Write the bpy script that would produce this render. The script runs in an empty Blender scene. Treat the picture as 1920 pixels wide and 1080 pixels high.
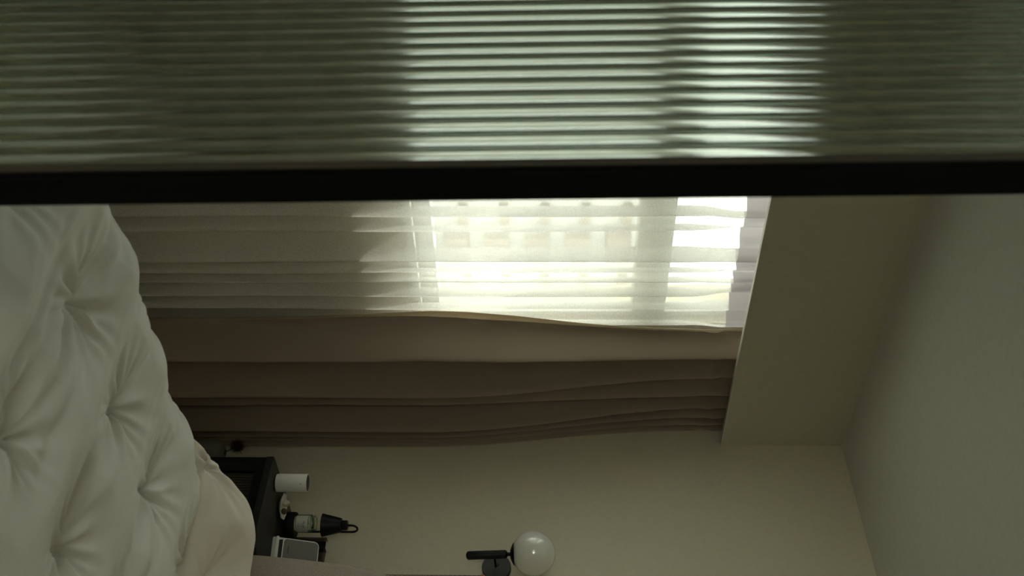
import bpy, bmesh, math, random
import numpy as np
from mathutils import Vector, Matrix

# ------------------------------------------------------------------ camera, world, sun, exposure
sc = bpy.context.scene
COL = sc.collection
cam_d = bpy.data.cameras.new('camera')
cam = bpy.data.objects.new('camera', cam_d)
COL.objects.link(cam)
YAW = math.radians(46.0)
PITCH = math.atan(54 / 1866.7)
Fh = Vector((math.cos(YAW), math.sin(YAW), 0))
Rr = Vector((math.sin(YAW), -math.cos(YAW), 0))
Zz = Vector((0, 0, 1))
Ff = Fh * math.cos(PITCH) - Zz * math.sin(PITCH)
Uu = Zz * math.cos(PITCH) + Fh * math.sin(PITCH)
m = Matrix.Identity(4)                       # the camera is held on its side: image right is up
for i in range(3):
    m[i][0] = Uu[i]; m[i][1] = -Rr[i]; m[i][2] = -Ff[i]
m[0][3], m[1][3], m[2][3] = -2.99, -2.48, 1.35
cam.matrix_world = m
cam_d.lens = 35.0
cam_d.sensor_width = 36.0
cam_d.sensor_fit = 'HORIZONTAL'
cam_d.clip_start = 0.05
cam_d.clip_end = 300
cam_d.dof.use_dof = True
cam_d.dof.focus_distance = 3.1
cam_d.dof.aperture_fstop = 5.6
sc.camera = cam

world = bpy.data.worlds.new('sky')
sc.world = world
world.use_nodes = True
bg = world.node_tree.nodes['Background']
bg.inputs[0].default_value = (0.98, 1.0, 0.90, 1)
bg.inputs[1].default_value = 3.3

sun_d = bpy.data.lights.new('sun', 'SUN')
sun = bpy.data.objects.new('sun', sun_d)
COL.objects.link(sun)
sun_d.energy = 7.0
sun_d.color = (1.0, 0.97, 0.82)
sun_d.angle = math.radians(0.6)
sun.rotation_euler = Vector((0.45, -1.0, -2.7)).to_track_quat('-Z', 'Y').to_euler()

sc.view_settings.view_transform = 'Standard'
sc.view_settings.look = 'None'
sc.view_settings.gamma = 1.0
sc.view_settings.use_curve_mapping = False
sc.view_settings.exposure = 0.90
cy = sc.cycles
cy.max_bounces = 14
cy.diffuse_bounces = 7
cy.glossy_bounces = 6
cy.transmission_bounces = 12
cy.transparent_max_bounces = 24
cy.sample_clamp_indirect = 6.0
cy.caustics_reflective = False
cy.caustics_refractive = True
cy.use_denoising = True

rng = random.Random(7)

# ------------------------------------------------------------------ materials
def material(name, color, rough=0.6, metal=0.0, spec=0.5, **kw):
    mt = bpy.data.materials.new(name)
    mt.use_nodes = True
    nt = mt.node_tree
    b = nt.nodes['Principled BSDF']
    b.inputs['Base Color'].default_value = (*color, 1)
    b.inputs['Roughness'].default_value = rough
    b.inputs['Metallic'].default_value = metal
    b.inputs['Specular IOR Level'].default_value = spec
    for k, v in kw.items():
        b.inputs[k].default_value = v
    return mt

def grain(mt, scale=200, bump=0.1, vary=0.06, dist=0.002, stretch=(1, 1, 1), coord='Object'):
    """fine relief and a little colour variation"""
    nt = mt.node_tree
    b = nt.nodes['Principled BSDF']
    tc = nt.nodes.new('ShaderNodeTexCoord')
    mp = nt.nodes.new('ShaderNodeMapping')
    mp.inputs['Scale'].default_value = stretch
    nz = nt.nodes.new('ShaderNodeTexNoise')
    nz.inputs['Scale'].default_value = scale
    nz.inputs['Detail'].default_value = 4
    nt.links.new(tc.outputs[coord], mp.inputs[0])
    nt.links.new(mp.outputs[0], nz.inputs['Vector'])
    if bump:
        bp = nt.nodes.new('ShaderNodeBump')
        bp.inputs['Strength'].default_value = bump
        bp.inputs['Distance'].default_value = dist
        nt.links.new(nz.outputs[0], bp.inputs['Height'])
        nt.links.new(bp.outputs[0], b.inputs['Normal'])
    if vary:
        c = b.inputs['Base Color'].default_value
        rp = nt.nodes.new('ShaderNodeValToRGB')
        rp.color_ramp.elements[0].position = 0.3
        rp.color_ramp.elements[1].position = 0.7
        rp.color_ramp.elements[0].color = (c[0] * (1 - vary), c[1] * (1 - vary), c[2] * (1 - vary), 1)
        rp.color_ramp.elements[1].color = (min(1, c[0] * (1 + vary)), min(1, c[1] * (1 + vary)), min(1, c[2] * (1 + vary)), 1)
        nt.links.new(nz.outputs[0], rp.inputs[0])
        nt.links.new(rp.outputs[0], b.inputs['Base Color'])
    return mt

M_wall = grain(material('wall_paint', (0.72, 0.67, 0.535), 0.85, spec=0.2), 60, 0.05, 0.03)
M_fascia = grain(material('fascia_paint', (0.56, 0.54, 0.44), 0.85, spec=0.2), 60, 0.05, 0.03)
M_ceil = grain(material('ceiling_paint', (0.64, 0.65, 0.60), 0.9, spec=0.2), 60, 0.05, 0.03)
M_floor = grain(material('floor_wood', (0.60, 0.51, 0.39), 0.45), 6, 0.05, 0.25, stretch=(1, 12, 1))
M_black = material('black_door_paint', (0.004, 0.004, 0.004), 0.6, spec=0.08)
M_bead = material('dark_bronze_bead', (0.075, 0.066, 0.052), 0.6)
M_white_frame = material('white_window_vinyl', (0.62, 0.62, 0.58), 0.4)
M_duvet = grain(material('white_cotton', (0.78, 0.77, 0.715), 0.9, spec=0.2, **{'Sheen Weight': 0.15}), 900, 0.08, 0.02, 0.0006)
M_fold = grain(material('pinkish_white_cotton', (0.80, 0.735, 0.66), 0.9, spec=0.2, **{'Sheen Weight': 0.15}), 900, 0.08, 0.02, 0.0006)
M_mattress = grain(material('mattress_ticking', (0.6, 0.58, 0.52), 0.9), 300, 0.1, 0.05)
M_uphol = grain(material('taupe_upholstery', (0.42, 0.365, 0.315), 0.95, spec=0.15, **{'Sheen Weight': 0.3}), 420, 0.5, 0.22, 0.0012)
M_blackwood = grain(material('black_stained_wood', (0.005, 0.005, 0.0045), 0.55, spec=0.2), 30, 0.06, 0.2, stretch=(1, 8, 1))
M_topwood = grain(material('black_lacquer_top', (0.016, 0.0155, 0.015), 0.42, spec=0.4), 30, 0.04, 0.2, stretch=(1, 8, 1))
M_slat = grain(material('dark_brown_wood_slat', (0.035, 0.026, 0.016), 0.6), 40, 0.05, 0.2, stretch=(1, 1, 0.1))
M_blackmetal = material('black_metal', (0.006, 0.006, 0.0065), 0.45, spec=0.25)
M_plate_metal = material('charcoal_metal', (0.035, 0.034, 0.033), 0.5)
M_brass = material('brass', (0.5, 0.26, 0.10), 0.35, 1.0)
M_cord = grain(material('brown_cord', (0.10, 0.06, 0.04), 0.8), 900, 0.3, 0.5)
M_opal = material('opal_glass', (0.88, 0.88, 0.84), 0.05, spec=0.5, **{'Subsurface Weight': 0.3, 'Subsurface Radius': (0.03, 0.03, 0.03), 'Subsurface Scale': 0.5, 'Coat Weight': 1.0, 'Coat Roughness': 0.02, 'Coat IOR': 1.75})
M_whiteplastic = material('white_plastic', (0.86, 0.86, 0.80), 0.45)
M_grille = grain(material('dark_mesh_grille', (0.05, 0.05, 0.045), 0.8), 1500, 0.6, 0.4, 0.0008)
M_tan = material('tan_print', (0.42, 0.30, 0.18), 0.5)
M_ceramic = material('off_white_ceramic', (0.72, 0.73, 0.66), 0.35)
M_vase = material('shade_darkened_ceramic', (0.13, 0.125, 0.105), 0.5)  # white vase; the shade it stands in is put into this dark colour
M_cream = material('cream_glaze', (0.62, 0.58, 0.48), 0.3)
M_brown = material('brown_glaze', (0.13, 0.08, 0.055), 0.4)
M_wax = material('cream_wax', (0.55, 0.54, 0.42), 0.5, **{'Subsurface Weight': 0.3, 'Subsurface Radius': (0.01, 0.01, 0.008)})
M_label = material('paper_label', (0.62, 0.60, 0.54), 0.8)
M_ink = material('black_ink', (0.02, 0.02, 0.02), 0.7)
M_greypad = grain(material('grey_fabric_pad', (0.22, 0.215, 0.205), 0.9), 900, 0.25, 0.08, 0.0006)
M_darkslot = material('black_recess', (0.006, 0.006, 0.006), 0.6)
M_brownwood = grain(material('brown_wood', (0.10, 0.06, 0.033), 0.6), 30, 0.05, 0.3, stretch=(1, 8, 1))
M_darkglass = material('dark_smoked_plastic', (0.018, 0.019, 0.024), 0.25)
M_dry = grain(material('dried_seed_head', (0.05, 0.026, 0.015), 0.9), 200, 0.5, 0.6)
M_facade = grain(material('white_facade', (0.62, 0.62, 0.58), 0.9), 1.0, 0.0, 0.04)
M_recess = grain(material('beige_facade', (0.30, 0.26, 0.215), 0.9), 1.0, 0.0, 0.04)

def node_mat(name):
    mt = bpy.data.materials.new(name)
    mt.use_nodes = True
    nt = mt.node_tree
    nt.nodes.clear()
    out = nt.nodes.new('ShaderNodeOutputMaterial')
    return mt, nt, out

def cloth(name, color, transp, transl, weave=0.0, wscale=260):
    """thin woven cloth: open weave + light passing through the threads + light reflected off them"""
    mt, nt, out = node_mat(name)
    N = nt.nodes.new
    d = N('ShaderNodeBsdfDiffuse'); d.inputs[0].default_value = (*color, 1)
    t = N('ShaderNodeBsdfTranslucent'); t.inputs[0].default_value = (*color, 1)
    tr = N('ShaderNodeBsdfTransparent')
    m1 = N('ShaderNodeMixShader'); m1.inputs[0].default_value = transl
    m2 = N('ShaderNodeMixShader'); m2.inputs[0].default_value = transp
    nt.links.new(d.outputs[0], m1.inputs[1]); nt.links.new(t.outputs[0], m1.inputs[2])
    nt.links.new(m1.outputs[0], m2.inputs[1]); nt.links.new(tr.outputs[0], m2.inputs[2])
    nt.links.new(m2.outputs[0], out.inputs[0])
    if weave:
        tc = N('ShaderNodeTexCoord')
        nz = N('ShaderNodeTexNoise'); nz.inputs['Scale'].default_value = wscale; nz.inputs['Detail'].default_value = 2
        mr = N('ShaderNodeMapRange')
        mr.inputs[1].default_value = 0.3; mr.inputs[2].default_value = 0.7
        mr.inputs[3].default_value = transp - weave; mr.inputs[4].default_value = transp + weave
        nt.links.new(tc.outputs['Object'], nz.inputs['Vector'])
        nt.links.new(nz.outputs[0], mr.inputs[0])
        nt.links.new(mr.outputs[0], m2.inputs[0])
    return mt

M_sheer = cloth('sheer_voile', (0.93, 0.93, 0.90), 0.33, 0.235, 0.08)
M_tape = cloth('sheer_heading_tape', (0.50, 0.47, 0.50), 0.02, 0.28)
M_drape = cloth('brown_drape_cloth', (0.34, 0.275, 0.225), 0.0, 0.04)
M_lining = cloth('beige_lining', (0.55, 0.47, 0.35), 0.0, 0.5)

def pane_glass(tint=(0.94, 0.97, 0.95)):
    mt, nt, out = node_mat('window_glass')
    N = nt.nodes.new
    tr = N('ShaderNodeBsdfTransparent'); tr.inputs[0].default_value = (*tint, 1)
    gl = N('ShaderNodeBsdfGlossy'); gl.inputs['Roughness'].default_value = 0.02
    fr = N('ShaderNodeFresnel'); fr.inputs[0].default_value = 1.5
    mx = N('ShaderNodeMixShader')
    nt.links.new(fr.outputs[0], mx.inputs[0]); nt.links.new(tr.outputs[0], mx.inputs[1]); nt.links.new(gl.outputs[0], mx.inputs[2])
    nt.links.new(mx.outputs[0], out.inputs[0])
    return mt
M_pane = pane_glass()
M_screened = pane_glass((0.58, 0.60, 0.59))     # pane behind a fine insect screen

def solid_glass(name, color, density, rough=0.0, ior=1.5):
    mt, nt, out = node_mat(name)
    N = nt.nodes.new
    g = N('ShaderNodeBsdfGlass'); g.inputs['Roughness'].default_value = rough; g.inputs['IOR'].default_value = ior
    nt.links.new(g.outputs[0], out.inputs[0])
    if density:
        v = N('ShaderNodeVolumeAbsorption'); v.inputs[0].default_value = (*color, 1); v.inputs[1].default_value = density
        nt.links.new(v.outputs[0], out.inputs[1])
    else:
        g.inputs[0].default_value = (*color, 1)
    return mt
M_reed = solid_glass('reeded_glass', (0.45, 0.80, 0.60), 30.0, 0.09)
M_jar = solid_glass('jar_glass', (0.93, 0.97, 0.92), 0)

# ------------------------------------------------------------------ mesh helpers
def obj(name, verts, faces, mat, parent=None, smooth=False, autosmooth=None):
    me = bpy.data.meshes.new(name)
    me.from_pydata([tuple(v) for v in verts], [], faces)
    me.validate()
    bm = bmesh.new(); bm.from_mesh(me)
    bmesh.ops.recalc_face_normals(bm, faces=bm.faces)
    bm.to_mesh(me); bm.free()
    if smooth:
        for p in me.polygons: p.use_smooth = True
        if autosmooth is not None:
            me.set_sharp_from_angle(angle=math.radians(autosmooth))
    me.materials.append(mat)
    o = bpy.data.objects.new(name, me)
    COL.objects.link(o)
    if parent: o.parent = parent
    return o

def bm_obj(name, bm, mat, parent=None, smooth=None):
    bmesh.ops.recalc_face_normals(bm, faces=bm.faces)
    me = bpy.data.meshes.new(name)
    bm.to_mesh(me); bm.free()
    if smooth is not None:
        for p in me.polygons: p.use_smooth = True
        me.set_sharp_from_angle(angle=math.radians(smooth))
    me.materials.append(mat)
    o = bpy.data.objects.new(name, me)
    COL.objects.link(o)
    if parent: o.parent = parent
    return o

def box(name, lo, hi, mat, parent=None, bevel=0.0, seg=2):
    bm = bmesh.new()
    bmesh.ops.create_cube(bm, size=1)
    for v in bm.verts:
        v.co = Vector(((lo[0] + hi[0]) / 2 + v.co.x * (hi[0] - lo[0]),
                       (lo[1] + hi[1]) / 2 + v.co.y * (hi[1] - lo[1]),
                       (lo[2] + hi[2]) / 2 + v.co.z * (hi[2] - lo[2])))
    if bevel:
        bmesh.ops.bevel(bm, geom=list(bm.edges), offset=bevel, segments=seg, affect='EDGES', profile=0.5)
    return bm_obj(name, bm, mat, parent, 35 if bevel else None)

def lathe(name, prof, mat, parent=None, n=40, loc=(0, 0, 0), axis='Z', smooth=40, xform=None):
    """prof: list of (r, h); closed where r == 0"""
    vs, fs, rings = [], [], []
    for r, h in prof:
        if r < 1e-7:
            rings.append([len(vs)]); vs.append(Vector((0, 0, h)))
        else:
            rings.append(list(range(len(vs), len(vs) + n)))
            for k in range(n):
                a = 2 * math.pi * k / n
                vs.append(Vector((r * math.cos(a), r * math.sin(a), h)))
    for a, b in zip(rings, rings[1:]):
        for k in range(n):
            k2 = (k + 1) % n
            if len(a) == 1 and len(b) == 1: continue
            if len(a) == 1: fs.append((a[0], b[k], b[k2]))
            elif len(b) == 1: fs.append((a[k], a[k2], b[0]))
            else: fs.append((a[k], a[k2], b[k2], b[k]))
    if axis == '-X': vs = [Vector((-v.z, v.y, v.x)) for v in vs]
    if xform: vs = [xform @ v for v in vs]
    vs = [v + Vector(loc) for v in vs]
    return obj(name, vs, fs, mat, parent, True, smooth)

def tube(name, pts, r, mat, parent=None, n=12, caps=True):
    pts = [Vector(p) for p in pts]
    vs, fs = [], []
    t0 = (pts[1] - pts[0]).normalized()
    up = Vector((0, 0, 1)) if abs(t0.z) < 0.9 else Vector((1, 0, 0))
    u = t0.cross(up).normalized()
    for i, p in enumerate(pts):
        t = ((pts[min(i + 1, len(pts) - 1)] - pts[max(i - 1, 0)])).normalized()
        u = (u - t * u.dot(t)).normalized()
        w = t.cross(u)
        rr = r[i] if isinstance(r, (list, tuple)) else r
        for k in range(n):
            a = 2 * math.pi * k / n
            vs.append(p + (u * math.cos(a) + w * math.sin(a)) * rr)
    for i in range(len(pts) - 1):
        for k in range(n):
            k2 = (k + 1) % n
            fs.append((i * n + k, i * n + k2, (i + 1) * n + k2, (i + 1) * n + k))
    if caps:
        fs.append(tuple(range(n))); fs.append(tuple(range((len(pts) - 1) * n, len(pts) * n)))
    return obj(name, vs, fs, mat, parent, True, 50)

def rounded_rect(x0, y0, x1, y1, r, seg=6):
    rs = r if isinstance(r, (list, tuple)) else [r] * 4   # corners: x0y0, x1y0, x1y1, x0y1
    out = []
    for (cx, cy, sx, sy, a0), rr in zip(((x0, y0, 1, 1, 180), (x1, y0, -1, 1, 270), (x1, y1, -1, -1, 0), (x0, y1, 1, -1, 90)), rs):
        c = (cx + sx * rr, cy + sy * rr)
        for k in range(seg + 1):
            a = math.radians(a0 + 90 * k / seg)
            out.append((c[0] + rr * math.cos(a), c[1] + rr * math.sin(a)))
    return out

def prism(name, poly, h0, h1, mat, parent=None, xform=None, bevel=0.0, smooth=35):
    bm = bmesh.new()
    a = [bm.verts.new((x, y, h0)) for x, y in poly]
    b = [bm.verts.new((x, y, h1)) for x, y in poly]
    n = len(poly)
    bm.faces.new(a[::-1]); top = bm.faces.new(b)
    for i in range(n):
        bm.faces.new((a[i], a[(i + 1) % n], b[(i + 1) % n], b[i]))
    if bevel:
        es = [e for e in bm.edges if all(v in b for v in e.verts)]
        bmesh.ops.bevel(bm, geom=es, offset=bevel, segments=3, affect='EDGES', profile=0.5)
    if xform:
        for v in bm.verts: v.co = xform @ v.co
    return bm_obj(name, bm, mat, parent, smooth)

def empty(name, loc=(0, 0, 0)):
    o = bpy.data.objects.new(name, None)
    o.location = loc
    o.empty_display_size = 0.1
    COL.objects.link(o)
    return o

def thing(o, label, cat, group=None):
    o['label'] = label; o['category'] = cat
    if group: o['group'] = group
    return o

def struct(o):
    o['kind'] = 'structure'
    return o

def rebase(root, kids):
    """kids were built in world coordinates; hang them on root without moving them"""
    for k in kids:
        k.parent = root
        k.matrix_parent_inverse = Matrix.Translation(-Vector(root.location))

def smoothstep(x, a, b):
    t = np.clip((x - a) / (b - a), 0, 1)
    return t * t * (3 - 2 * t)

def vnoise(x, y, seed=0):
    """smooth value noise on numpy arrays"""
    xi = np.floor(x).astype(int); yi = np.floor(y).astype(int)
    xf = x - xi; yf = y - yi
    def h(a, b):
        n = (a * 374761393 + b * 668265263 + seed * 974711) & 0x7fffffff
        n = ((n ^ (n >> 13)) * 1274126177) & 0x7fffffff
        return ((n ^ (n >> 16)) & 0xffff) / 65535.0
    u = xf * xf * (3 - 2 * xf); v = yf * yf * (3 - 2 * yf)
    return (h(xi, yi) * (1 - u) + h(xi + 1, yi) * u) * (1 - v) + (h(xi, yi + 1) * (1 - u) + h(xi + 1, yi + 1) * u) * v - 0.5

def grid_obj(name, X, Y, Z, mat, parent=None):
    ny, nx = X.shape
    vs = np.stack([X, Y, Z], -1).reshape(-1, 3)
    fs = [(j * nx + i, j * nx + i + 1, (j + 1) * nx + i + 1, (j + 1) * nx + i) for j in range(ny - 1) for i in range(nx - 1)]
    me = bpy.data.meshes.new(name)
    me.from_pydata(vs.tolist(), [], fs)
    for p in me.polygons: p.use_smooth = True
    me.materials.append(mat)
    o = bpy.data.objects.new(name, me)
    COL.objects.link(o)
    if parent: o.parent = parent
    return o

# ------------------------------------------------------------------ room shell
CEIL = 2.458
FLOOR = -0.05
WX0, WX1, WZ0, WZ1 = -2.30, -0.42, 0.93, 2.25      # window opening
XF, YB = -5.2, -4.4
struct(box('floor', (XF, YB, -0.15), (0.0, 0.0, FLOOR), M_floor))
struct(box('ceiling', (XF, YB, CEIL), (0.0, 0.0, CEIL + 0.1), M_ceil))
struct(box('wall_right', (0.0, YB, -0.15), (0.12, 0.2, CEIL + 0.1), M_wall))
struct(box('wall_back', (XF, YB - 0.12, -0.15), (0.12, YB, CEIL + 0.1), M_wall))
def wall_left():
    # unseen window opening behind the camera, added to give the bedroom fill light
    bm = bmesh.new()
    for lo, hi in (((XF - 0.12, YB - 0.12, -0.15), (XF, LW[0], CEIL + 0.1)), ((XF - 0.12, LW[1], -0.15), (XF, 0.2, CEIL + 0.1)),
                   ((XF - 0.12, LW[0], -0.15), (XF, LW[1], LW[2])), ((XF - 0.12, LW[0], LW[3]), (XF, LW[1], CEIL + 0.1))):
        g = bmesh.ops.create_cube(bm, size=1)['verts']
        for v in g: v.co = Vector(((lo[i] + hi[i]) / 2 + v.co[i] * (hi[i] - lo[i]) for i in range(3)))
    return bm_obj('wall_left', bm, M_wall)
LW = (-4.0, -2.7, 0.95, 2.0)
struct(wall_left())
w2 = struct(empty('added_fill_window', (XF, (LW[0] + LW[1]) / 2, LW[2])))  # invented window, never in view, brightens the bedroom
k2 = [box('frame_rail', (XF - 0.09, LW[0], LW[2]), (XF - 0.03, LW[1], LW[2] + 0.05), M_white_frame),
      box('frame_rail', (XF - 0.09, LW[0], LW[3] - 0.05), (XF - 0.03, LW[1], LW[3]), M_white_frame),
      box('frame_stile', (XF - 0.09, LW[0], LW[2] + 0.05), (XF - 0.03, LW[0] + 0.05, LW[3] - 0.05), M_white_frame),
      box('frame_stile', (XF - 0.09, LW[1] - 0.05, LW[2] + 0.05), (XF - 0.03, LW[1], LW[3] - 0.05), M_white_frame),
      obj('pane', [(XF - 0.06, LW[0], LW[2]), (XF - 0.06, LW[1], LW[2]), (XF - 0.06, LW[1], LW[3]), (XF - 0.06, LW[0], LW[3])], [(0, 1, 2, 3)], M_pane)]
rebase(w2, k2)
def wall_with_hole():
    bm = bmesh.new()
    def b(lo, hi):
        g = bmesh.ops.create_cube(bm, size=1)['verts']
        for v in g:
            v.co = Vector(((lo[i] + hi[i]) / 2 + v.co[i] * (hi[i] - lo[i]) for i in range(3)))
    T = 0.20
    b((-2.40, 0, -0.15), (WX0, T, CEIL + 0.1)); b((WX1, 0, -0.15), (0.0, T, CEIL + 0.1))
    b((WX0, 0, -0.15), (WX1, T, WZ0)); b((WX0, 0, WZ1), (WX1, T, CEIL + 0.1))
    return bm_obj('wall_front', bm, M_wall)
struct(wall_with_hole())
M_dim_wall = grain(material('reflection_dimming_wall', (0.24, 0.21, 0.165), 0.5), 8, 0.05, 0.3, stretch=(1, 1, 0.1))  # unseen wall, colour darkened to keep its reflection in the reeded glass low
struct(box('wall_front', (XF, 0.0, -0.15), (-2.40, 0.2, CEIL + 0.1), M_dim_wall))
# boxed-in bulkhead hiding the curtain tracks, hung from the ceiling
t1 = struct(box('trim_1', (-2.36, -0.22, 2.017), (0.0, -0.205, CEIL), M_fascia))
box('lit_edge_strip', (-2.36, -0.222, 2.014), (0.0, -0.203, 2.0172), M_white_frame, t1)  # lighter strip stands in for light caught along the board's lower edge

# window: outer frame, transom, mullion, two panes each row, sill
win = struct(empty('window_1', ((WX0 + WX1) / 2, 0.06, WZ0)))
kids = []
fy0, fy1 = 0.03, 0.09
kids.append(box('frame_rail', (WX0, fy0, WZ0), (WX1, fy1, 0.99), M_white_frame, bevel=0.004))
kids.append(box('frame_rail', (WX0, fy0, WZ1 - 0.06), (WX1, fy1, WZ1), M_white_frame, bevel=0.004))
kids.append(box('frame_stile', (WX0, fy0, 0.99), (WX0 + 0.05, fy1, WZ1 - 0.06), M_white_frame, bevel=0.004))
kids.append(box('frame_stile', (WX1 - 0.03, fy0, 0.99), (WX1, fy1, WZ1 - 0.06), M_white_frame, bevel=0.004))
kids.append(box('transom', (WX0 + 0.05, 0.02, 1.672), (WX1 - 0.03, fy1, 1.79), M_white_frame, bevel=0.004))
kids.append(box('mullion', (-1.16, fy0 - 0.004, 0.99), (-1.11, fy1, 1.672), M_white_frame, bevel=0.004))
kids.append(box('mullion', (-1.16, fy0 - 0.004, 1.79), (-1.11, fy1, WZ1 - 0.06), M_white_frame, bevel=0.004))
for (a, b) in ((WX0 + 0.05, -1.16), (-1.11, WX1 - 0.03)):
    for (c, d) in ((0.99, 1.672), (1.79, WZ1 - 0.06)):
        kids.append(obj('pane', [(a, 0.062, c), (b, 0.062, c), (b, 0.062, d), (a, 0.062, d)], [(0, 1, 2, 3)], M_screened))
kids.append(box('window_sill', (WX0, -0.015, WZ0 - 0.03), (WX1, fy0, WZ0 + 0.002), M_white_frame, bevel=0.004))
rebase(win, kids)

# ------------------------------------------------------------------ sliding partition of reeded glass
def reeded(name, y0, y1, z0, z1, x, pitch, sag, parent):
    """flat on the far side, half-round flutes on the side facing the camera"""
    n = int(round((y1 - y0) / pitch)); seg = 12
    prof = []
    for i in range(n):
        for k in range(seg):
            t = k / seg
            prof.append((y0 + (i + t) * (y1 - y0) / n, x - sag * math.sin(math.pi * t)))
    prof.append((y1, x))
    vs, fs = [], []
    N = len(prof)
    for z in (z0, z1):
        for (yy, xx) in prof: vs.append((xx - 0.004, yy, z))
    for z in (z0, z1):
        vs.append((x + 0.001, y0, z)); vs.append((x + 0.001, y1, z))
    for i in range(N - 1): fs.append((i, i + 1, N + i + 1, N + i))
    b0, b1, t0, t1_ = 2 * N, 2 * N + 1, 2 * N + 2, 2 * N + 3
    fs.append((b0, t0, t1_, b1))
    fs.append((0, N, t0, b0)); fs.append((N - 1, b1, t1_, 2 * N - 1))
    fs.append(tuple(range(N)) + (b1, b0)); fs.append(tuple(range(N, 2 * N)) + (t1_, t0))
    return obj(name, vs, fs, M_reed, parent, True, 30)

XD = -2.39          # face of the frame towards the camera
def glass_door(name, y0, y1, xoff, lean):
    # y0 is the edge at the opening
    root = struct(empty(name, (XD + xoff, y0, FLOOR + 0.01)))
    x0 = XD + xoff
    ks = [box('stile', (x0, y0, FLOOR + 0.01), (x0 + 0.035, y0 + 0.012, 2.26), M_black, bevel=0.0015),
          box('stile', (x0, y1 - 0.012, FLOOR + 0.01), (x0 + 0.035, y1, 2.26), M_black, bevel=0.0015),
          box('rail', (x0, y0 + 0.012, FLOOR + 0.01), (x0 + 0.035, y1 - 0.012, 0.10), M_black, bevel=0.0015),
          box('rail', (x0, y0 + 0.012, 2.20), (x0 + 0.035, y1 - 0.012, 2.26), M_black, bevel=0.0015),
          box('glazing_bead', (x0 + 0.002, y0 + 0.012, 0.10), (x0 + 0.012, y0 + 0.026, 2.20), M_bead),
          box('glazing_bead', (x0 + 0.002, y1 - 0.026, 0.10), (x0 + 0.012, y1 - 0.012, 2.20), M_bead),
          reeded('reeded_pane', y0 + 0.0125, y1 - 0.0125, 0.101, 2.199, x0 + 0.021, 0.0257, 0.0036, None)]
    rebase(root, ks)
    root.rotation_euler = (-math.radians(lean), 0, 0)
    return root
glass_door('door_1', -1.7145, -0.80, 0.0, 0.80)
glass_door('door_2', -0.84, -0.21, 0.05, 0.0)
struct(box('trim_2', (-2.40, YB, 2.28), (-2.28, -0.0, CEIL), M_wall))     # header above the sliding doors

# ------------------------------------------------------------------ curtains
def sheer():
    r = random.Random(11)
    xs, ys, us = [], [], []
    # folds in the part seen beside the door, then regular ones further left
    key = [(-1.136, -0.092), (-1.124, -0.034), (-1.079, -0.092), (-1.055, -0.034), (-0.983, -0.092), (-0.98, -0.034), (-0.923, -0.092), (-0.898, -0.034), (-0.788, -0.092), (-0.804, -0.034), (-0.743, -0.092), (-0.708, -0.034), (-0.699, -0.092), (-0.668, -0.034), (-0.634, -0.092), (-0.62, -0.034), (-0.575, -0.092), (-0.543, -0.034), (-0.499, -0.092), (-0.455, -0.034)]
    x = key[0][0] - 0.10
    left = []
    while x > -2.06:  # sheer stops short of the window's unseen far left to let in fill light
        left.append((x - 0.035 + r.uniform(-.02, .012), -0.034)); left.append((x, -0.090 + r.uniform(-.006, .01)))
        x -= r.uniform(0.105, 0.15)
    key = left[::-1] + key
    for (xa, ya), (xb, yb) in zip(key, key[1:]):
        nseg = 12
        for k in range(nseg):
            t = k / nseg
            xs.append(xa + (xb - xa) * t); ys.append(ya + (yb - ya) * (0.5 - 0.5 * math.cos(math.pi * t)))
    xs = np.array(xs); ys = np.array(ys)
    zs = np.concatenate([np.linspace(FLOOR + 0.012, 1.85, 60), np.linspace(1.87, 2.10, 24)])
    X = np.repeat(xs[None], len(zs), 0); Y = np.repeat(ys[None], len(zs), 0); Z = np.repeat(zs[:, None], len(xs), 1)
    # slow drift of the folds with height, a pinch under the heading tape
    drift = 0.012 * vnoise(X * 5, Z * 1.1, 3) + 0.007 * vnoise(X * 11, Z * 2.2, 5)
    amp = 1.0 + 0.35 * vnoise(X * 4, Z * 0.9, 9) - 0.35 * smoothstep(Z, 1.80, 1.99)
    pinch = smoothstep(Z, 1.86, 1.985)
    X = X + drift + pinch * 0.010 * np.sin(X * 62)
    Y = -0.062 + (Y + 0.074) * amp + pinch * 0.008 * np.sin(X * 47 + 1)
    root = empty('sheer_curtain', (-1.4, -0.062, 0.03))
    k = int(np.searchsorted(zs, 1.99))
    a = grid_obj('voile', X[:k + 1], Y[:k + 1], Z[:k + 1], M_sheer)
    b = grid_obj('heading_tape', X[k:], Y[k:], Z[k:], M_tape)
    rebase(root, [a, b])
    thing(root, 'white translucent sheer curtain hanging in soft folds over the bright window', 'curtain')
sheer()

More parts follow.
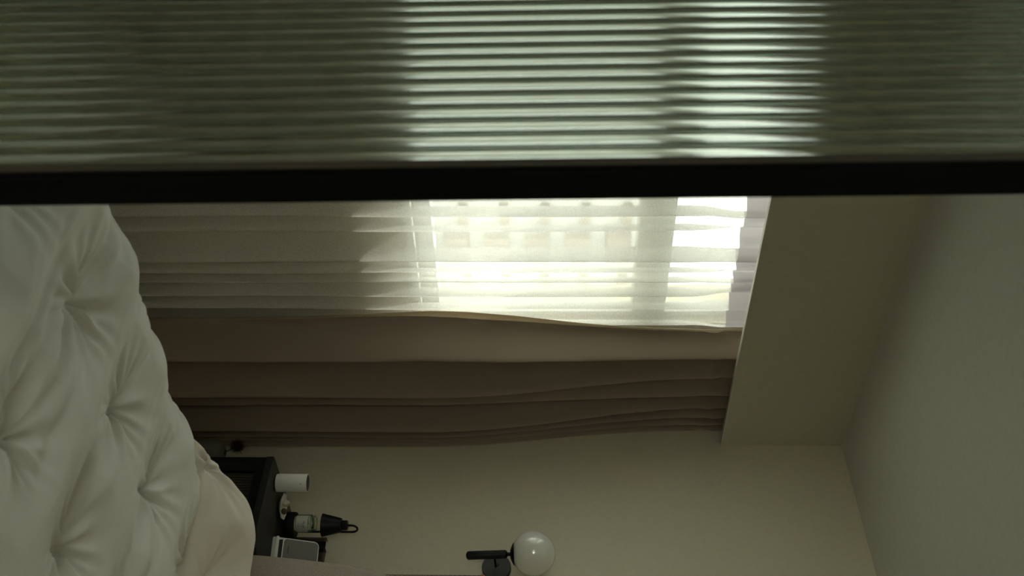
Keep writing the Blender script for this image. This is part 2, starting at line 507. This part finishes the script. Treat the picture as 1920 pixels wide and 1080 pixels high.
def drape():
    Rl = [-0.453, -0.284, -0.215, -0.125, -0.075, -0.045, -0.012]
    Rt = [-0.422, -0.322, -0.222, -0.156, -0.101, -0.055, -0.014]
    Al = [0.115, 0.130, 0.035, 0.115, 0.060, 0.035, 0.02]
    At = [0.075, 0.080, 0.075, 0.070, 0.060, 0.050, 0.03]
    S0l, S0t = -0.565, -0.508
    nseg = 26
    zs = np.concatenate([np.linspace(FLOOR + 0.008, 1.80, 70), np.linspace(1.82, 2.16, 34)])
    rows = []
    for z in zs:
        w = float(smoothstep(np.array(z), 0.9, 1.98))
        w2 = float(smoothstep(np.array(z), 1.2, 1.9))
        S0 = S0l + (S0t - S0l) * w - 0.018 * float(np.exp(-((z - 0.90) / 0.35) ** 2)) + 0.01
        prev = S0
        row = []
        for i in range(7):
            R = Rl[i] + (Rt[i] - Rl[i]) * w
            A = Al[i] + (At[i] - Al[i]) * w2
            for k in range(nseg + (1 if i == 6 else 0)):
                ph = k / nseg
                g = 0.5 - 0.5 * math.cos(math.pi * (ph / 0.86) ** 1.7) if ph < 0.86 else 0.5 + 0.5 * math.cos(math.pi * (ph - 0.86) / 0.14)
                x = prev + (R - prev) * ph
                frac = (x + 0.6) / 0.6
                low = 1 - w
                yc = -0.148 - 0.026 * low - 0.085 * low * max(0, frac - 0.25)
                row.append((x, yc - A * (g - 0.5)))
            prev = R
        rows.append(row)
    arr = np.array(rows)
    X, Y = arr[..., 0], arr[..., 1]
    Z = np.repeat(zs[:, None], X.shape[1], 1)
    # soft creases across the leading panel, puckers under the heading
    lead = smoothstep(-X, 0.40, 0.55)
    Y = Y + lead * 0.010 * vnoise(X * 14 + Z * 6, Z * 5 - X * 9, 21) * smoothstep(Z, 0.5, 0.8) * (1 - smoothstep(Z, 1.1, 1.5))
    Y = Y + 0.006 * vnoise(X * 9, Z * 2.0, 4)
    puck = np.exp(-((Z - 1.955) / 0.05) ** 2)
    Y = Y + puck * 0.028 * vnoise(X * 40, Z * 18, 31) + 0.004 * smoothstep(Z, 1.7, 1.95) * vnoise(X * 80, Z * 3, 8)
    X = np.minimum(X, -0.006)
    Y = np.clip(Y, -0.29, -0.103)
    Y = np.where(Z > 1.97, np.maximum(Y, -0.197), Y)
    root = empty('drape', (-0.3, -0.14, 0.02))
    a = grid_obj('drape_panel', X, Y, Z, M_drape)
    # pale lining turned back along the leading edge
    zl = np.linspace(FLOOR + 0.01, 2.10, 80)
    e = np.array([np.interp(zl, zs, X[:, 0]), np.interp(zl, zs, Y[:, 0])])
    cols = 8
    LX = np.zeros((80, cols)); LY = np.zeros((80, cols)); LZ = np.repeat(zl[:, None], cols, 1)
    wd = 0.10 * np.exp(-((zl - 1.12) / 0.30) ** 2) + 0.02
    for c in range(cols):
        t = c / (cols - 1)
        LX[:, c] = e[0] + 0.002 + 0.05 * (t - 1) * 0 + wd * (-0.22 * math.sin(math.pi * t) + 0.0) 
        LY[:, c] = np.maximum(e[1] - 0.002, -0.115) + 0.012 * t
    b = grid_obj('turned_lining', LX, LY, LZ, M_lining)
    rebase(root, [a, b])
    thing(root, 'dark brown blackout drape gathered in deep folds in the corner beside the sheer', 'curtain')
drape()

# ------------------------------------------------------------------ bed
def bed():
    root = empty('bed', (-1.05, -1.85, 0.0))
    ks = [box('bed_base', (-2.02, -2.66, 0.04), (-0.12, -1.06, 0.27), M_uphol, bevel=0.02, seg=3),
          box('mattress', (-2.03, -2.66, 0.272), (-0.13, -1.08, 0.47), M_mattress, bevel=0.04, seg=4),
          box('headboard', (-0.12, -2.80, FLOOR), (-0.012, -0.985, 1.08), M_uphol, bevel=0.03, seg=4)]
    # curved side wing of the headboard sweeping forward and down
    prof = [(-0.115, FLOOR), (-0.115, 1.075), (-0.20, 1.07), (-0.29, 1.03), (-0.36, 0.955), (-0.405, 0.86), (-0.440, 0.75), (-0.463, 0.64), (-0.478, 0.55), (-0.488, 0.45), (-0.492, 0.3), (-0.492, FLOOR)]
    n = len(prof)
    bm = bmesh.new()
    a = [bm.verts.new((x, -0.98, z)) for x, z in prof]; b = [bm.verts.new((x, -1.055, z)) for x, z in prof]
    bm.faces.new(a); bm.faces.new(b[::-1])
    for i in range(n): bm.faces.new((a[i], a[(i + 1) % n], b[(i + 1) % n], b[i]))
    bmesh.ops.bevel(bm, geom=[e for e in bm.edges if abs(e.verts[0].co.y - e.verts[1].co.y) < 1e-6], offset=0.022, segments=4, affect='EDGES', profile=0.5)
    ks.append(bm_obj('headboard_wing', bm, M_uphol, None, 60))
    for (x, y) in ((-1.92, -1.16), (-1.92, -2.56), (-0.3, -1.16), (-0.3, -2.56)):
        ks.append(lathe('leg', [(0, FLOOR), (0.02, FLOOR), (0.025, 0.05), (0, 0.05)], M_blackwood, None, 16, (x, y, 0)))
    rebase(root, ks)
    thing(root, 'bed with curved taupe upholstered headboard, mostly hidden under the white comforter', 'bed')
bed()

TUFT_Y = [-1.06, -1.335, -1.61, -1.885, -2.16, -2.435]
def tufts():
    out = []
    for j, y in enumerate(TUFT_Y):
        for i in range(-1, 5):
            x = -1.851 + 0.2735 * i
            if j == 0: x = -1.62 + 0.255 * i
            if j == 1 and i == 2: x, = (-1.317,)
            out.append((x + 0.012 * math.sin(i * 7 + j * 3) * (j > 1), y + 0.012 * math.cos(i * 5 + j * 2) * (j > 1)))
    return [t for t in out if t[0] < -0.98]

def puff(X, Y, tf, H, r):
    """pillowy surface pulled down at every tuft, with creases running out of the pinches"""
    D1 = np.full(X.shape, 9.0); A1 = np.zeros(X.shape); K = np.zeros(X.shape, int)
    for k, (tx, ty) in enumerate(tf):
        d = np.hypot((X - tx) * 1.0, (Y - ty) * 0.92)
        m_ = d < D1
        D1 = np.where(m_, d, D1); A1 = np.where(m_, np.arctan2(Y - ty, X - tx), A1); K = np.where(m_, k, K)
    Z = H * (0.5 * (1 - np.exp(-(D1 / (0.30 * r)) ** 1.0)) + 0.5 * (1 - np.exp(-(D1 / (1.25 * r)) ** 2)))
    ph = (K * 2.399) % 6.28
    rad = np.cos(5 * A1 + ph + 1.2 * np.sin(A1 * 2 + ph)) + 0.6 * np.cos(9 * A1 + 2 * ph)
    Z += 0.0080 * rad * np.exp(-((D1 - 0.028) / 0.042) ** 2) * np.clip(D1 / 0.02, 0, 1)
    Z += 0.0026 * np.cos(15 * A1 + 3 * ph + 2 * np.sin(3 * A1)) * np.exp(-((D1 - 0.07) / 0.05) ** 2)
    return Z, D1

def duvet():
    tf = tufts()
    # flat coordinates (s along the bed, t across); the cloth turns down over the long side and over the foot
    x0, x1, yE = -2.12, -0.975, -1.06
    s = np.linspace(-2.34, x1, 360); t = np.linspace(-2.72, -0.72, 440)
    S, T = np.meshgrid(s, t)
    R = 0.12
    def turn(u, edge):
        # u grows beyond edge: returns (position, drop)
        a = np.clip((u - (edge - R)) / R, 0, math.pi / 2)
        over = np.maximum(0, u - (edge - R) - R * math.pi / 2)
        pos = np.where(u < edge - R, u, (edge - R) + R * np.sin(a))
        return pos + 0.08 * over, R * (1 - np.cos(a)) + over
    Y, dy = turn(T, yE)
    Xn, dx = turn(-S, -x0)
    X = -Xn
    P, D = puff(S, T, tf, 0.060, 0.100)
    # long pulled folds running across the bed, slightly skewed
    w = 0.010 * vnoise(S * 13 + T * 2.5, T * 2.6, 41) + 0.006 * vnoise(S * 32 + T * 6, T * 4, 43) + 0.0028 * vnoise(S * 75 + T * 20, T * 7, 47)
    fold = np.zeros_like(S)
    for (ax, ay, bx, by, dep, wd) in FOLDS:
        L = math.hypot(bx - ax, by - ay); ux, uy = (bx - ax) / L, (by - ay) / L
        al = (S - ax) * ux + (T - ay) * uy; pe = -(S - ax) * uy + (T - ay) * ux
        env = smoothstep(al, -0.03, 0.08) * (1 - smoothstep(al, L - 0.10, L + 0.02))
        fold += dep * env * (-np.exp(-(pe / wd) ** 2) + 0.55 * np.exp(-((pe - 2.0 * wd) / (1.3 * wd)) ** 2))
    h = P + w * np.clip(D / 0.06, 0.15, 1) + fold
    # head end of the top sheet rolls under
    endr = np.clip((S - (x1 - 0.07)) / 0.07, 0, 1)
    h = h * (1 - endr ** 2 * 0.3)
    zb = 0.532 + 0.028 * smoothstep(-S, 1.25, 1.9)
    Z = zb + h - np.maximum(dy, dx) - 0.25 * np.minimum(dy, dx) - 0.11 * endr ** 2.5
    # push outward over the sides
    Y = Y + h * np.clip(dy / R, 0, 1) * 0.8
    X = X - h * np.clip(dx / R, 0, 1) * 0.8
    Z = np.where(dy > R, zb - dy + 0.3 * h, Z)
    Z = np.maximum(Z, 0.10 + 0.0 * Z)
    root = empty('duvet', (-1.5, -1.7, 0.49))
    top = grid_obj('comforter_top', X, Y, Z, M_duvet)
    # the comforter's folded-back end: a plump roll lying across the bed
    u = np.linspace(0, 1, 90); v = np.linspace(0, 1, 260)
    Uq, V = np.meshgrid(u, v)
    yy = -1.045 - V * 1.62
    ang = math.pi * Uq
    wv = 0.5 + 0.5 * smoothstep(V, 0.0, 0.10)
    capV = np.sqrt(np.clip(1 - (1 - np.clip(V / 0.075, 0, 1)) ** 2, 0, 1))
    xc = -1.000 + 0.012 * np.sin(V * 9 + 0.3) + 0.175 * smoothstep(V, 0.0, 0.20)
    hw = 0.215 * (0.55 + 0.45 * capV)
    xx = xc - hw * np.cos(ang)
    hz = (0.146 * capV) * np.sin(ang) ** 0.62
    tfr = [(-1.09, -1.115), (-0.955, -1.335), (-0.90, -1.64), (-0.90, -1.92), (-0.9, -2.2), (-0.74, -1.5)]
    Pr, Dr = puff(xx, yy, tfr, 0.075, 0.075)
    ripple = 0.022 * vnoise(xx * 6, yy * 26, 61) * np.exp(-((yy + 1.10) / 0.10) ** 2) + 0.006 * vnoise(xx * 20, yy * 9, 63)
    zz = 0.475 + hz + (Pr - 0.045) * np.sin(ang) + ripple * np.sin(ang)
    roll = grid_obj('folded_back_edge', xx, yy, zz, M_fold)
    rebase(root, [top, roll])
    roll['label'] = 'pinkish white folded back edge'
    thing(root, 'plump white tufted comforter covering the bed, folded back near the headboard', 'duvet')
FOLDS = [
    (-1.87, -1.10, -1.85, -1.335, 0.014, 0.020), (-1.80, -1.10, -1.845, -1.32, 0.010, 0.016),
    (-1.85, -1.35, -1.83, -1.62, 0.012, 0.022), (-1.93, -1.36, -1.87, -1.66, 0.012, 0.016),
    (-1.97, -1.30, -1.93, -1.60, 0.010, 0.014), (-1.80, -1.42, -1.74, -1.66, 0.010, 0.016),
    (-1.575, -1.34, -1.60, -1.58, 0.012, 0.022), (-1.55, -1.12, -1.57, -1.33, 0.012, 0.018),
    (-1.32, -1.33, -1.34, -1.58, 0.011, 0.022), (-1.28, -1.12, -1.315, -1.31, 0.012, 0.018),
    (-1.66, -1.45, -1.58, -1.62, 0.010, 0.018), (-1.05, -1.12, -1.035, -1.30, 0.009, 0.016),
    (-1.56, -1.63, -1.60, -1.90, 0.012, 0.022), (-1.46, -1.40, -1.43, -1.62, 0.006, 0.020),
]
duvet()

# ------------------------------------------------------------------ nightstand
def nightstand():
    root = empty('nightstand', (-0.22, -0.745, 0.0))
    x0, x1, y0, y1 = -0.42, -0.012, -0.905, -0.585
    ks = []
    top = rounded_rect(x0, y0, x1, y1, [0.055, 0.006, 0.006, 0.012], 8)
    ks.append(prism('top_panel', top, 0.478, 0.50, M_topwood, bevel=0.003))
    body = rounded_rect(x0 + 0.022, y0 + 0.006, x1, y1 - 0.006, [0.05, 0.004, 0.004, 0.008], 8)
    ks.append(prism('body', body, 0.06, 0.478, M_blackwood))
    fx = x0 + 0.005
    ks.append(box('door_rail', (fx, -0.86, 0.448), (fx + 0.018, y1 - 0.004, 0.477), M_blackwood, bevel=0.002))
    ks.append(box('door_rail', (fx, -0.86, 0.075), (fx + 0.018, y1 - 0.004, 0.115), M_blackwood, bevel=0.002))
    ks.append(box('door_stile', (fx, -0.642, 0.115), (fx + 0.018, y1 - 0.004, 0.448), M_blackwood, bevel=0.002))
    ks.append(box('door_stile', (fx, -0.86, 0.115), (fx + 0.018, -0.825, 0.448), M_blackwood, bevel=0.002))
    n = 18
    proto = None
    for i in range(n):
        y = -0.6475 - i * 0.0098
        if proto is None:
            proto = tube('slat', [(0, 0, 0.115), (0, 0, 0.448)], 0.0046, M_slat, None, 8)
            proto.location = (fx + 0.0125, y, 0); ks.append(proto)
        else:
            c = proto.copy(); COL.objects.link(c); c.location = (fx + 0.0125, y, 0); ks.append(c)
    for (x, y) in ((x0 + 0.05, y0 + 0.05), (x0 + 0.05, y1 - 0.04), (x1 - 0.04, y0 + 0.05), (x1 - 0.04, y1 - 0.04)):
        ks.append(lathe('leg', [(0, FLOOR), (0.012, FLOOR), (0.018, 0.06), (0, 0.06)], M_blackwood, None, 16, (x, y, 0)))
    rebase(root, ks)
    thing(root, 'black nightstand with slatted door and rounded corner beside the bed', 'nightstand')
nightstand()

TOP = 0.5002
# white cylinder speaker
def speaker():
    c = (-0.34, -0.635)
    root = empty('speaker', (*c, TOP))
    r = 0.0287
    lathe('base_ring', [(0, 0), (r * .93, 0), (r * .93, 0.0055), (0, 0.0055)], M_darkslot, root, 48)
    lathe('shell', [(0, 0.0055), (r * .98, 0.0055), (r, 0.008), (r, 0.1035), (r - 0.0008, 0.105), (r - 0.002, 0.105), (r - 0.002, 0.1025), (0, 0.1025)], M_whiteplastic, root, 64)
    lathe('top_grille', [(0, 0.1026), (r - 0.0022, 0.1026), (r - 0.0024, 0.1036), (0, 0.1036)], M_grille, root, 48)
    # small printed ring near the top edge, on the side facing the bed
    vs, fs = [], []
    for k in range(20):
        a = 2 * math.pi * k / 20
        for q in (0.0030, 0.0021):
            th = math.radians(222) + q * math.cos(a) / r
            vs.append(((r + 0.0002) * math.cos(th), (r + 0.0002) * math.sin(th), 0.088 + q * math.sin(a)))
    for k in range(20):
        fs.append((2 * k, 2 * k + 1, (2 * k + 3) % 40, (2 * k + 2) % 40))
    obj('printed_mark', vs, fs, M_tan, root)
    thing(root, 'white cylinder speaker with dark mesh top at the window end of the nightstand', 'speaker')
speaker()

# scalloped dish with two small trinkets
def dish():
    c = (-0.232, -0.652)
    root = empty('trinket_dish', (*c, TOP))
    n = 64
    prof = [(0.0, 0.0, 0), (0.022, 0.0, 0.2), (0.036, 0.006, 0.8), (0.0395, 0.0105, 1), (0.0385, 0.0112, 1), (0.034, 0.0075, .8), (0.020, 0.003, .2), (0, 0.0028, 0)]
    vs, fs = [], []
    for (r, h, s) in prof:
        for k in range(n):
            a = 2 * math.pi * k / n
            rr = r * 1.08 * (1 + 0.035 * s * math.cos(8 * a))
            vs.append((rr * math.cos(a), rr * math.sin(a), h))
    for i in range(len(prof) - 1):
        for k in range(n):
            k2 = (k + 1) % n
            fs.append((i * n + k, i * n + k2, (i + 1) * n + k2, (i + 1) * n + k))
    obj('dish', vs, fs, M_ceramic, root, True, 50)
    thing(root, 'small off-white scalloped dish holding trinkets on the nightstand', 'dish')
    def blob(name, loc, r, sz, mat, label, cat):
        bm = bmesh.new()
        bmesh.ops.create_uvsphere(bm, u_segments=24, v_segments=14, radius=1)
        for v in bm.verts:
            k = 1 + 0.06 * math.sin(5 * v.co.x + 2 * v.co.y)
            v.co = Vector((v.co.x * r * k, v.co.y * r * k, v.co.z * r * sz + r * sz))
        o = bm_obj(name, bm, mat, None, 80); o.location = loc
        thing(o, label, cat)
    blob('trinket', (c[0] - 0.003, c[1] + 0.010, TOP + 0.0032), 0.0115, 1.1, M_cream, 'round glossy cream trinket lying in the scalloped dish', 'ornament')
    blob('trinket', (c[0] + 0.006, c[1] - 0.014, TOP + 0.0032), 0.0105, 0.9, M_brown, 'small dark brown trinket lying in the scalloped dish', 'ornament')
dish()

# candle warmer lamp and the candle jar standing on its base
LX, LY = -0.128, -0.655
def warmer():
    root = empty('candle_warmer_lamp', (LX, LY, TOP))
    lathe('base', [(0, 0), (0.042, 0), (0.043, 0.002), (0.043, 0.031), (0.0415, 0.0335), (0, 0.0335)], M_blackwood, root, 48)
    pts = [(0.034, -0.004, 0.0335)]
    for z in np.linspace(0.06, 0.215, 6): pts.append((0.034, -0.004, float(z)))
    for k in range(1, 12):
        a = math.pi * k / 12
        pts.append((0.017 + 0.017 * math.cos(a), -0.004 + 0.004 * (k / 12), 0.219 + 0.018 * math.sin(a)))
    pts.append((0, 0, 0.205))
    tube('stem', pts, 0.0036, M_blackmetal, root, 12)
    lathe('socket', [(0, 0.184), (0.0155, 0.184), (0.0165, 0.186), (0.0165, 0.203), (0.015, 0.206), (0, 0.206)], M_blackmetal, root, 32)
    lathe('lamp_shade', [(0.0, 0.188), (0.0225, 0.186), (0.024, 0.183), (0.0385, 0.122), (0.0375, 0.122), (0.0225, 0.182), (0.0, 0.184)], M_blackmetal, root, 48)
    lathe('bulb', [(0, 0.150), (0.009, 0.152), (0.014, 0.160), (0.012, 0.172), (0.009, 0.184), (0, 0.184)], M_opal, root, 24)
    thing(root, 'black candle warmer lamp with cone shade on a bent stem on the nightstand', 'lamp')

    j = empty('candle_jar', (LX - 0.008, LY + 0.001, TOP + 0.0338))
    R, H = 0.0290, 0.066
    lathe('jar', [(0, 0), (R - .002, 0), (R, 0.003), (R, H - 0.013), (R - 0.0035, H - 0.009), (R - 0.0035, H - 0.001), (R - 0.0045, H), (R - 0.0055, H - 0.001), (R - 0.0055, H - 0.010), (R - 0.0024, H - 0.015), (R - 0.0024, 0.005), (0, 0.005)], M_jar, j, 48)
    lathe('wax', [(0, 0.0052), (R - .0026, 0.0052), (R - .0026, 0.044), (0, 0.0435)], M_wax, j, 40)
    tube('wick', [(0, 0, 0.0435), (0.0005, 0, 0.052)], 0.0007, M_ink, j, 6)
    # label wrapped on the side facing the bed
    vs, fs = [], []
    c0 = math.radians(222)
    for k in range(25):
        th = c0 - 1.15 + 2.3 * k / 24
        for z in (0.007, 0.045):
            vs.append(((R + 0.0003) * math.cos(th), (R + 0.0003) * math.sin(th), z))
    for k in range(24): fs.append((2 * k, 2 * k + 2, 2 * k + 3, 2 * k + 1))
    lb = obj('paper_label', vs, fs, M_label, j, True)
    def text_on(body, size, zc, off=0.0):
        cu = bpy.data.curves.new('t', 'FONT'); cu.body = body; cu.size = size; cu.align_x = 'CENTER'
        o = bpy.data.objects.new('t', cu); COL.objects.link(o)
        dg = bpy.context.evaluated_depsgraph_get()
        me = bpy.data.meshes.new_from_object(o.evaluated_get(dg))
        COL.objects.unlink(o); bpy.data.objects.remove(o)
        me.name = 'printed_text'
        for v in me.vertices:
            th = c0 + v.co.x / R
            rr = R + 0.0006
            v.co = Vector((rr * math.cos(th), rr * math.sin(th), zc + v.co.y))
        me.materials.clear(); me.materials.append(M_ink)
        q = bpy.data.objects.new('printed_text', me); COL.objects.link(q); q.parent = lb
    text_on('Huds.', 0.0115, 0.029)
    text_on('candle', 0.0048, 0.0235)
    text_on('soy wax', 0.0036, 0.017)
    text_on('hand made', 0.0036, 0.012)
    thing(j, 'glass candle jar with a pale paper label under the black lamp shade', 'candle')
warmer()

# charging stand: white frame, grey pad, black slot
def charger():
    wdir = Vector((0.30, -0.954, 0)); back = Vector((0.954, 0.30, 0))
    o0 = Vector((-0.243, -0.768, TOP))
    root = empty('charging_stand', o0)
    W = 0.075
    rot = Matrix((wdir, back, Zz)).transposed()
    Mx = Matrix.LocRotScale(None, rot.to_quaternion(), None)
    prism('stand_base', rounded_rect(0, 0.0, W, 0.085, 0.012), 0.0, 0.012, M_whiteplastic, root, Mx, 0.003)
    tilt = math.radians(29)
    def face(h_off):   # local (u across, v up the slope, n out of the pad) to stand coordinates
        up = Vector((0, math.sin(tilt), math.cos(tilt))); out = Vector((0, -math.cos(tilt), math.sin(tilt)))
        R3 = Matrix((Vector((1, 0, 0)), up, out)).transposed()
        return Mx @ Matrix.Translation((0, 0.012, 0.004)) @ R3.to_4x4()
    F = face(0)
    prism('back_frame', rounded_rect(0, 0, W, 0.146, [0.004, 0.004, 0.016, 0.016]), -0.012, 0.0, M_whiteplastic, root, F, 0.002)
    prism('charging_pad', rounded_rect(0.003, 0.030, W - 0.003, 0.143, [0.010, 0.010, 0.0135, 0.0135]), 0.0002, 0.0012, M_greypad, root, F)
    prism('cable_slot', [(0.008, 0.013), (W - 0.008, 0.013), (W - 0.005, 0.026), (0.005, 0.026)], 0.0002, 0.0010, M_darkslot, root, F)
    prism('lip', rounded_rect(0, 0, W, 0.010, 0.003), 0.0, 0.016, M_whiteplastic, root, F, 0.002)
    for k in range(7):       # faint maker's lettering too small to read
        prism('printed_mark', [(0.024 + 0.0035 * k, 0.044), (0.0262 + 0.0035 * k, 0.044), (0.0262 + 0.0035 * k, 0.0478), (0.024 + 0.0035 * k, 0.0478)], 0.0013, 0.0015, M_plate_metal, root, F)
    thing(root, 'white charging stand with grey tilted pad on the nightstand near the headboard', 'charger')
charger()

# small upright wooden block and a dark box behind the charger
def behind():
    r = empty('wooden_frame', (-0.035, -0.70, TOP))
    box('frame_panel', (-0.012, -0.045, 0), (0.012, 0.050, 0.124), M_brownwood, r, 0.002)
    box('inner_panel', (-0.0135, -0.036, 0.010), (-0.0118, 0.043, 0.118), M_plate_metal, r)
    thing(r, 'small brown wooden frame standing against the wall behind the charging stand', 'frame')
    b = empty('small_box', (-0.062, -0.697, TOP))
    box('case', (-0.016, -0.012, 0), (0.016, 0.012, 0.132), M_darkglass, b, 0.002)
    box('clear_edge', (-0.0168, -0.0145, 0.132), (0.0168, 0.0125, 0.1345), M_ceramic, b, 0.0008)
    thing(b, 'small black upright box with a pale top edge behind the charging stand', 'box')
behind()

# round white vase on the floor with a dried seed head, half hidden behind bed and nightstand
def vase():
    r = empty('vase', (-0.155, -0.38, FLOOR))
    prof = [(0, 0.0), (0.040, 0.0), (0.041, 0.006), (0.026, 0.06), (0.026, 0.09), (0.037, 0.135), (0.046, 0.17), (0.047, 0.19), (0.043, 0.213), (0.033, 0.228), (0.018, 0.236), (0.012, 0.237), (0.010, 0.234), (0.010, 0.2), (0, 0.2)]
    prof = [(r_, h_ if h_ < 0.05 else h_ - FLOOR) for r_, h_ in prof]
    lathe('vase_body', prof, M_vase, r, 48)
    th = math.radians(225)
    bx = Vector((0.0455 * math.cos(th), 0.0455 * math.sin(th), 0.196 - FLOOR)); tv = Vector((-math.sin(th), math.cos(th), 0))
    obj('painted_mark', [bx + tv * 0.006 + Zz * -0.001, bx - tv * 0.006 + Zz * -0.001, bx - tv * 0.006 + Zz * 0.0025, bx + tv * 0.006 + Zz * 0.0025], [(0, 1, 2, 3)], M_ink, r)
    thing(r, 'pale round vase on the floor under the drape, half hidden by the bed', 'vase')
    s = empty('dried_flower', (-0.155, -0.38, 0.2005))
    tube('stem', [(0, 0, 0), (-0.004, 0.004, 0.045), (-0.015, 0.012, 0.075)], 0.0016, M_dry, s, 8)
    rr = random.Random(5)
    vs, fs = [], []
    for k in range(150):
        z = 1 - 2 * (k + .5) / 150; a = k * 2.39996
        d = Vector((math.sqrt(1 - z * z) * math.cos(a), math.sqrt(1 - z * z) * math.sin(a), z))
        u = d.orthogonal().normalized(); w = d.cross(u)
        L = 0.030 * rr.uniform(.8, 1.15)
        c = Vector((-0.017, 0.014, 0.080))
        b = len(vs)
        for q in range(3):
            an = q * 2.094
            vs.append(c + d * 0.010 + (u * math.cos(an) + w * math.sin(an)) * 0.0022)
        vs.append(c + d * L)
        fs += [(b, b + 1, b + 3), (b + 1, b + 2, b + 3), (b + 2, b, b + 3)]
    o = obj('seed_head', vs, fs, M_dry, s)
    thing(s, 'dark dried seed head on a thin stem in the pale round vase', 'flower')
vase()

# ------------------------------------------------------------------ wall lamp with opal globe
def wall_lamp():
    root = empty('wall_lamp', (-0.001, -0.74, 1.202))
    lathe('backplate', [(0, 0), (0.0475, 0), (0.0485, 0.002), (0.0485, 0.016), (0.047, 0.018), (0, 0.018)], M_plate_metal, root, 64, axis='-X')
    lathe('screw', [(0, 0.018), (0.0042, 0.018), (0.0042, 0.022), (0.003, 0.023), (0, 0.023)], M_blackmetal, root, 16, (0, 0.006, 0.006), axis='-X')
    ax = -0.092
    tube('arm', [(-0.017, 0, -0.002), (-0.05, 0, -0.003), (ax, 0.0, -0.006)], 0.0042, M_blackmetal, root, 16)
    tiltm = Matrix.Translation((ax, 0, -0.006)) @ Matrix.Rotation(math.radians(-2.6), 4, 'X')
    def z2(prof): return prof
    cap = []
    r, a, b = 0.0142, -0.092, 0.046
    for k in range(7):
        t = math.pi / 2 * k / 6
        cap.append((r * math.sin(t), a + 0.010 * (1 - math.cos(t))))
    for k in range(7):
        t = math.pi / 2 * k / 6
        cap.append((r * math.cos(t), b - 0.010 + 0.010 * math.sin(t)))
    cap[0] = (0, a); cap[-1] = (0, b)
    lathe('grip_tube', cap, M_blackmetal, root, 40, xform=tiltm)
    lathe('neck', [(0, 0.045), (0.006, 0.045), (0.006, 0.062), (0, 0.062)], M_blackmetal, root, 24, xform=tiltm)
    gc, gr = 0.130, 0.0725
    # dish cupping the globe
    pr = [(0, 0.058), (0.008, 0.0585)]
    for k in range(0, 9):
        t = math.radians(8 + 22 * k / 8)
        pr.append(((gr + 0.0045) * math.sin(t), gc - (gr + 0.0045 - 0.003 * k / 8) * math.cos(t)))
    for k in range(8, -1, -1):
        t = math.radians(6 + 22 * k / 8)
        pr.append(((gr + 0.0006) * math.sin(t), gc - (gr + 0.0006) * math.cos(t)))
    lathe('globe_cup', pr, M_blackmetal, root, 48, xform=tiltm)
    gp = [(gr * math.sin(math.pi * k / 32), gc - gr * math.cos(math.pi * k / 32)) for k in range(33)]
    gp[0] = (0, gc - gr); gp[-1] = (0, gc + gr)
    lathe('globe', gp, M_opal, root, 64, xform=tiltm, smooth=80)
    f = lathe('cord_fitting', [(0, 0.012), (0.0042, 0.012), (0.0046, 0.0), (0.0034, -0.006), (0, -0.006)], M_brass, root, 20, (-0.010, -0.030, -0.045))
    cp = [(-0.010 + 0.0006 * math.cos(k * 1.57), -0.030 + 0.0006 * math.sin(k * 1.57), -0.051 - 0.004 * k) for k in range(150)]
    tube('pull_cord', cp, 0.0013, M_cord, root, 6)
    thing(root, 'black wall lamp with white glass globe and thin pull cord above the nightstand', 'lamp')
wall_lamp()

# ------------------------------------------------------------------ apartment block across the street
def building():
    root = empty('apartment_building', (40.0, 46.0, -24.0))
    ks = [box('wall', (12, 46.0, -24), (70, 58, 9.2), M_facade)]
    protos = {}
    def put(name, w, d, h, mat, x, y, z):
        key = (name, w, h)
        if key not in protos:
            protos[key] = box(name, (0, -d, 0), (w, 0, h), mat); o = protos[key]
        else:
            o = protos[key].copy(); COL.objects.link(o)
        o.location = (x, y, z); ks.append(o)
    for fl in range(0, 12):
        z = -20.3 + 2.58 * fl
        if z > 7: break
        for b in range(0, 9):
            x = 14.0 + 6.1 * b
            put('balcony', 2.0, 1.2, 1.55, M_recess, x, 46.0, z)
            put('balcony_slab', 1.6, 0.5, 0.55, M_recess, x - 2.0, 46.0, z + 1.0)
    rebase(root, ks)
    thing(root, 'pale apartment block with stacked beige balconies seen through the sheer', 'building')
building()
g = struct(box('ground', (-60, 0.6, -24.4), (140, 120, -24.0), M_facade))
